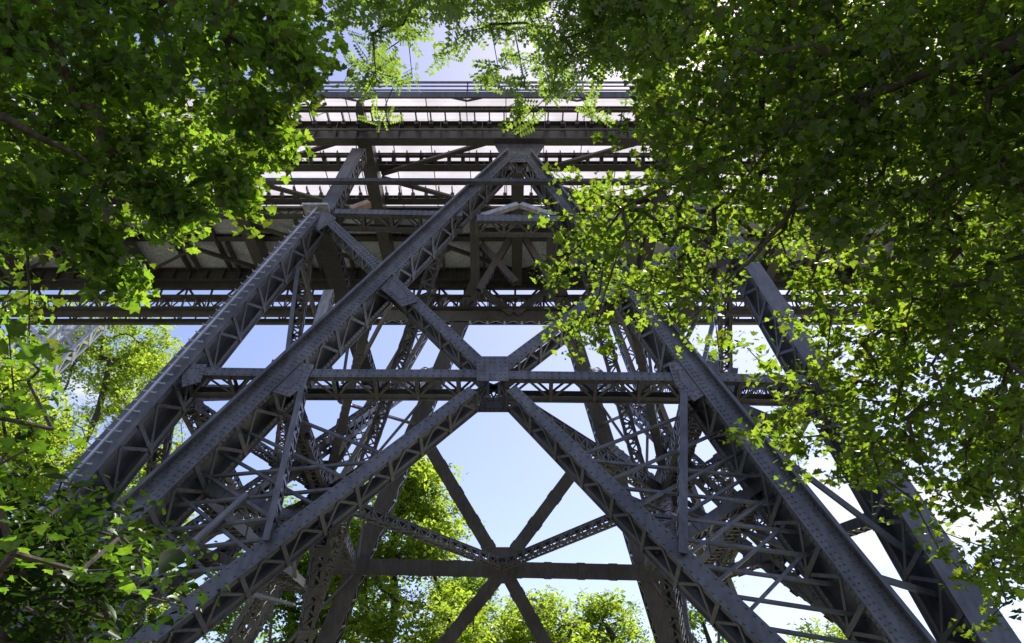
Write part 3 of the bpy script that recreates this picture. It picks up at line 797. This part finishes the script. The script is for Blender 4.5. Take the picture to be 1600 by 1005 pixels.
# trees beyond the pier
def far_tree(name, label, px, top_y, Y, halfw, n, leaf=.42, mat=LEAF_F, seed=1, shape=1.0, open_=1.0, low=.12, per=16, gap=.75):
    g = np.random.default_rng(seed)
    top = on_y(px, top_y, Y); H = top.z; X = top.x
    root = thing(name, label, 'tree', (X, Y, 0), 'trees beyond the pier')
    cl = []
    lobes = [(g.uniform(low + .1, .95), g.uniform(0, 2 * np.pi), g.uniform(.5, 1.0)) for _ in range(22)]
    while len(cl) < n:
        if g.random() < .75:
            h, a, rr = lobes[g.integers(len(lobes))]
            env = halfw * (1 - ((h - .35) / .68) ** 2 if h > .35 else .55 + .45 * h / .35) ** (.5 * shape) if h < 1 else .1
            c = np.array([math.cos(a) * env * rr * .9, math.sin(a) * env * rr * .9, h * H]) + g.normal(0, halfw * .16 * open_, 3)
        else:
            h = g.uniform(low, 1.0)
            env = halfw * max(.05, (1 - ((h - .35) / .66) ** 2) if h > .35 else .55 + .45 * h / .35) ** (.5 * shape)
            a = g.uniform(0, 2 * np.pi); rr = math.sqrt(g.random())
            c = np.array([math.cos(a) * env * rr, math.sin(a) * env * rr, h * H])
        if c[2] > H or c[2] < 1: continue
        cl.append((X + c[0], Y + c[1], c[2]))
    tr = [(X, Y, -.2)] + [(X + g.normal(0, .25), Y + g.normal(0, .25), H * f) for f in (.15, .3, .45, .6, .75, .88)]
    grow(tr, cl, root, r_tip=.016, r_max=.30, seed=seed)
    leaf_mesh('crown', leaves_round(cl, int(per * 1.4), gap, seed + 1, flat=.6), leaf, 'spray', mat, root, seed=seed, tilt=.8)
    return root
far_tree('broadleaf_tree', 'pointed bright green tree standing behind the pier left of its lower hub', 628, 728, 58, 7.0, 620, seed=61, shape=1.3)
far_tree('broadleaf_tree', 'yellowish low tree behind the pier just right of the lower hub', 850, 925, 60, 5.5, 260, seed=62)
far_tree('broadleaf_tree', 'low bright tree at the bottom right of centre behind the far leg', 960, 935, 64, 5.0, 240, seed=63)
far_tree('broadleaf_tree', 'bushy bright tree seen between the left legs at the bottom', 480, 790, 60, 7.5, 460, seed=64, mat=LEAF_G)
far_tree('broadleaf_tree', 'airy open tree with dark bare limbs under the left end of the deck', 205, 488, 62, 9.0, 520, leaf=.42, seed=65, low=.3, per=17, gap=.9)
far_tree('broadleaf_tree', 'dense yellow green tree at the left edge below the airy one', 40, 585, 46, 7.5, 720, leaf=.36, seed=66, low=.1)
far_tree('broadleaf_tree', 'bright tree showing in the gap between the two left legs', 262, 650, 56, 5.0, 330, leaf=.38, seed=67)
far_tree('broadleaf_tree', 'low tree at the bottom centre between the lower braces', 735, 890, 66, 5.5, 300, seed=68, mat=LEAF_G)
far_tree('broadleaf_tree', 'small sunlit tree glimpsed under the right legs at the bottom', 1290, 975, 60, 5.0, 180, seed=69)
far_tree('broadleaf_tree', 'low tree behind the lower right lattice', 1100, 925, 58, 5.0, 220, seed=70, mat=LEAF_G)

# ------------------------------------------------------------------ ground
gm = bpy.data.meshes.new('ground'); n = 90; vs = []; fs = []
for j in range(n + 1):
    for i in range(n + 1):
        u, w = (i / n * 2 - 1), (j / n * 2 - 1)
        x, y = math.copysign(abs(u) ** 2.6, u) * 1500, math.copysign(abs(w) ** 2.6, w) * 1500
        d = math.hypot(x, y - 20)
        z = -0.004 if d < 70 else min(8, (d - 70) * .02) * (0.5 + .5 * math.sin(x * .01 + y * .013))
        vs.append((x, y, z))
for j in range(n):
    for i in range(n):
        a = j * (n + 1) + i; fs.append((a, a + 1, a + n + 2, a + n + 1))
gm.from_pydata(vs, [], fs); gm.materials.append(GROUND); gm.polygons.foreach_set('use_smooth', [True] * len(gm.polygons))
go = bpy.data.objects.new('ground', gm); col.objects.link(go); go['kind'] = 'structure'

# ------------------------------------------------------------------ light
SUN_EL, SUN_AZ = R(57), R(38)             # azimuth measured from +Y towards +X
w = bpy.data.worlds.new('World'); sc.world = w; w.use_nodes = True
nt = w.node_tree; nt.nodes.clear(); L = nt.links
out = N(nt, 'ShaderNodeOutputWorld'); bg = N(nt, 'ShaderNodeBackground'); bg.inputs['Strength'].default_value = 0.15
sky = N(nt, 'ShaderNodeTexSky'); sky.sky_type = 'NISHITA'; sky.sun_disc = False
sky.sun_elevation = SUN_EL; sky.sun_rotation = SUN_AZ; sky.air_density = 1.0; sky.dust_density = 1.0; sky.ozone_density = 3.5
tc = N(nt, 'ShaderNodeTexCoord'); sp = N(nt, 'ShaderNodeSeparateXYZ'); L.new(tc.outputs['Generated'], sp.inputs[0])
zc = N(nt, 'ShaderNodeMath', operation='ADD'); L.new(sp.outputs['Z'], zc.inputs[0]); zc.inputs[1].default_value = 0.12
dx = N(nt, 'ShaderNodeMath', operation='DIVIDE'); L.new(sp.outputs['X'], dx.inputs[0]); L.new(zc.outputs[0], dx.inputs[1])
dy = N(nt, 'ShaderNodeMath', operation='DIVIDE'); L.new(sp.outputs['Y'], dy.inputs[0]); L.new(zc.outputs[0], dy.inputs[1])
cb = N(nt, 'ShaderNodeCombineXYZ'); L.new(dx.outputs[0], cb.inputs[0]); L.new(dy.outputs[0], cb.inputs[1])
nz = N(nt, 'ShaderNodeTexNoise'); nz.inputs['Scale'].default_value = 2.4; nz.inputs['Detail'].default_value = 9; nz.inputs['Roughness'].default_value = .55
L.new(cb.outputs[0], nz.inputs['Vector'])
ns = nz.outputs['Fac']
for (x_, y_, dg, am) in ((1355, 815, 7, .24), (1500, 775, 5, .18), (95, 605, 7, .2)):
    vd = N(nt, 'ShaderNodeVectorMath', operation='DOT_PRODUCT'); L.new(tc.outputs['Generated'], vd.inputs[0]); vd.inputs[1].default_value = ray(x_, y_).normalized()
    mr = N(nt, 'ShaderNodeMapRange'); mr.inputs['From Min'].default_value = math.cos(R(dg)); mr.inputs['From Max'].default_value = 1; mr.inputs['To Min'].default_value = 0; mr.inputs['To Max'].default_value = am
    L.new(vd.outputs['Value'], mr.inputs['Value']); ad = N(nt, 'ShaderNodeMath', operation='ADD'); L.new(ns, ad.inputs[0]); L.new(mr.outputs['Result'], ad.inputs[1]); ns = ad.outputs[0]
cr = ramp(nt, [(0.64, (0, 0, 0)), (0.76, (1, 1, 1))]); L.new(ns, cr.inputs['Fac'])
mx = N(nt, 'ShaderNodeMix', data_type='RGBA'); zm = N(nt, 'ShaderNodeMapRange'); zm.inputs['From Min'].default_value = 0.40; zm.inputs['From Max'].default_value = 0.58; zm.inputs['To Min'].default_value = 1; zm.inputs['To Max'].default_value = 0
L.new(sp.outputs['Z'], zm.inputs['Value'])
cm = N(nt, 'ShaderNodeMath', operation='MULTIPLY'); L.new(cr.outputs['Color'], cm.inputs[0]); L.new(zm.outputs['Result'], cm.inputs[1])
L.new(cm.outputs[0], mx.inputs[0])
wb = N(nt, 'ShaderNodeMix', data_type='RGBA', blend_type='MULTIPLY'); wb.inputs[0].default_value = 1; wb.inputs[7].default_value = (1.2, 1.01, 1.03, 1)
L.new(sky.outputs['Color'], wb.inputs[6]); L.new(wb.outputs[2], mx.inputs[6]); mx.inputs[7].default_value = (5.0, 5.05, 5.3, 1)
L.new(mx.outputs[2], bg.inputs['Color']); L.new(bg.outputs[0], out.inputs['Surface'])
sl = bpy.data.lights.new('sun', 'SUN'); sl.energy = 5.0; sl.angle = R(0.5); sl.color = (1, .95, .86)
so = bpy.data.objects.new('sun', sl); col.objects.link(so)
dirv = V((math.sin(SUN_AZ) * math.cos(SUN_EL), math.cos(SUN_AZ) * math.cos(SUN_EL), math.sin(SUN_EL)))
so.rotation_euler = (-dirv).to_track_quat('-Z', 'Y').to_euler(); so.location = (20, 20, 60)
sc.view_settings.view_transform = 'Standard'; sc.view_settings.look = 'None'
sc.view_settings.exposure = 0.55; sc.view_settings.gamma = 1.0
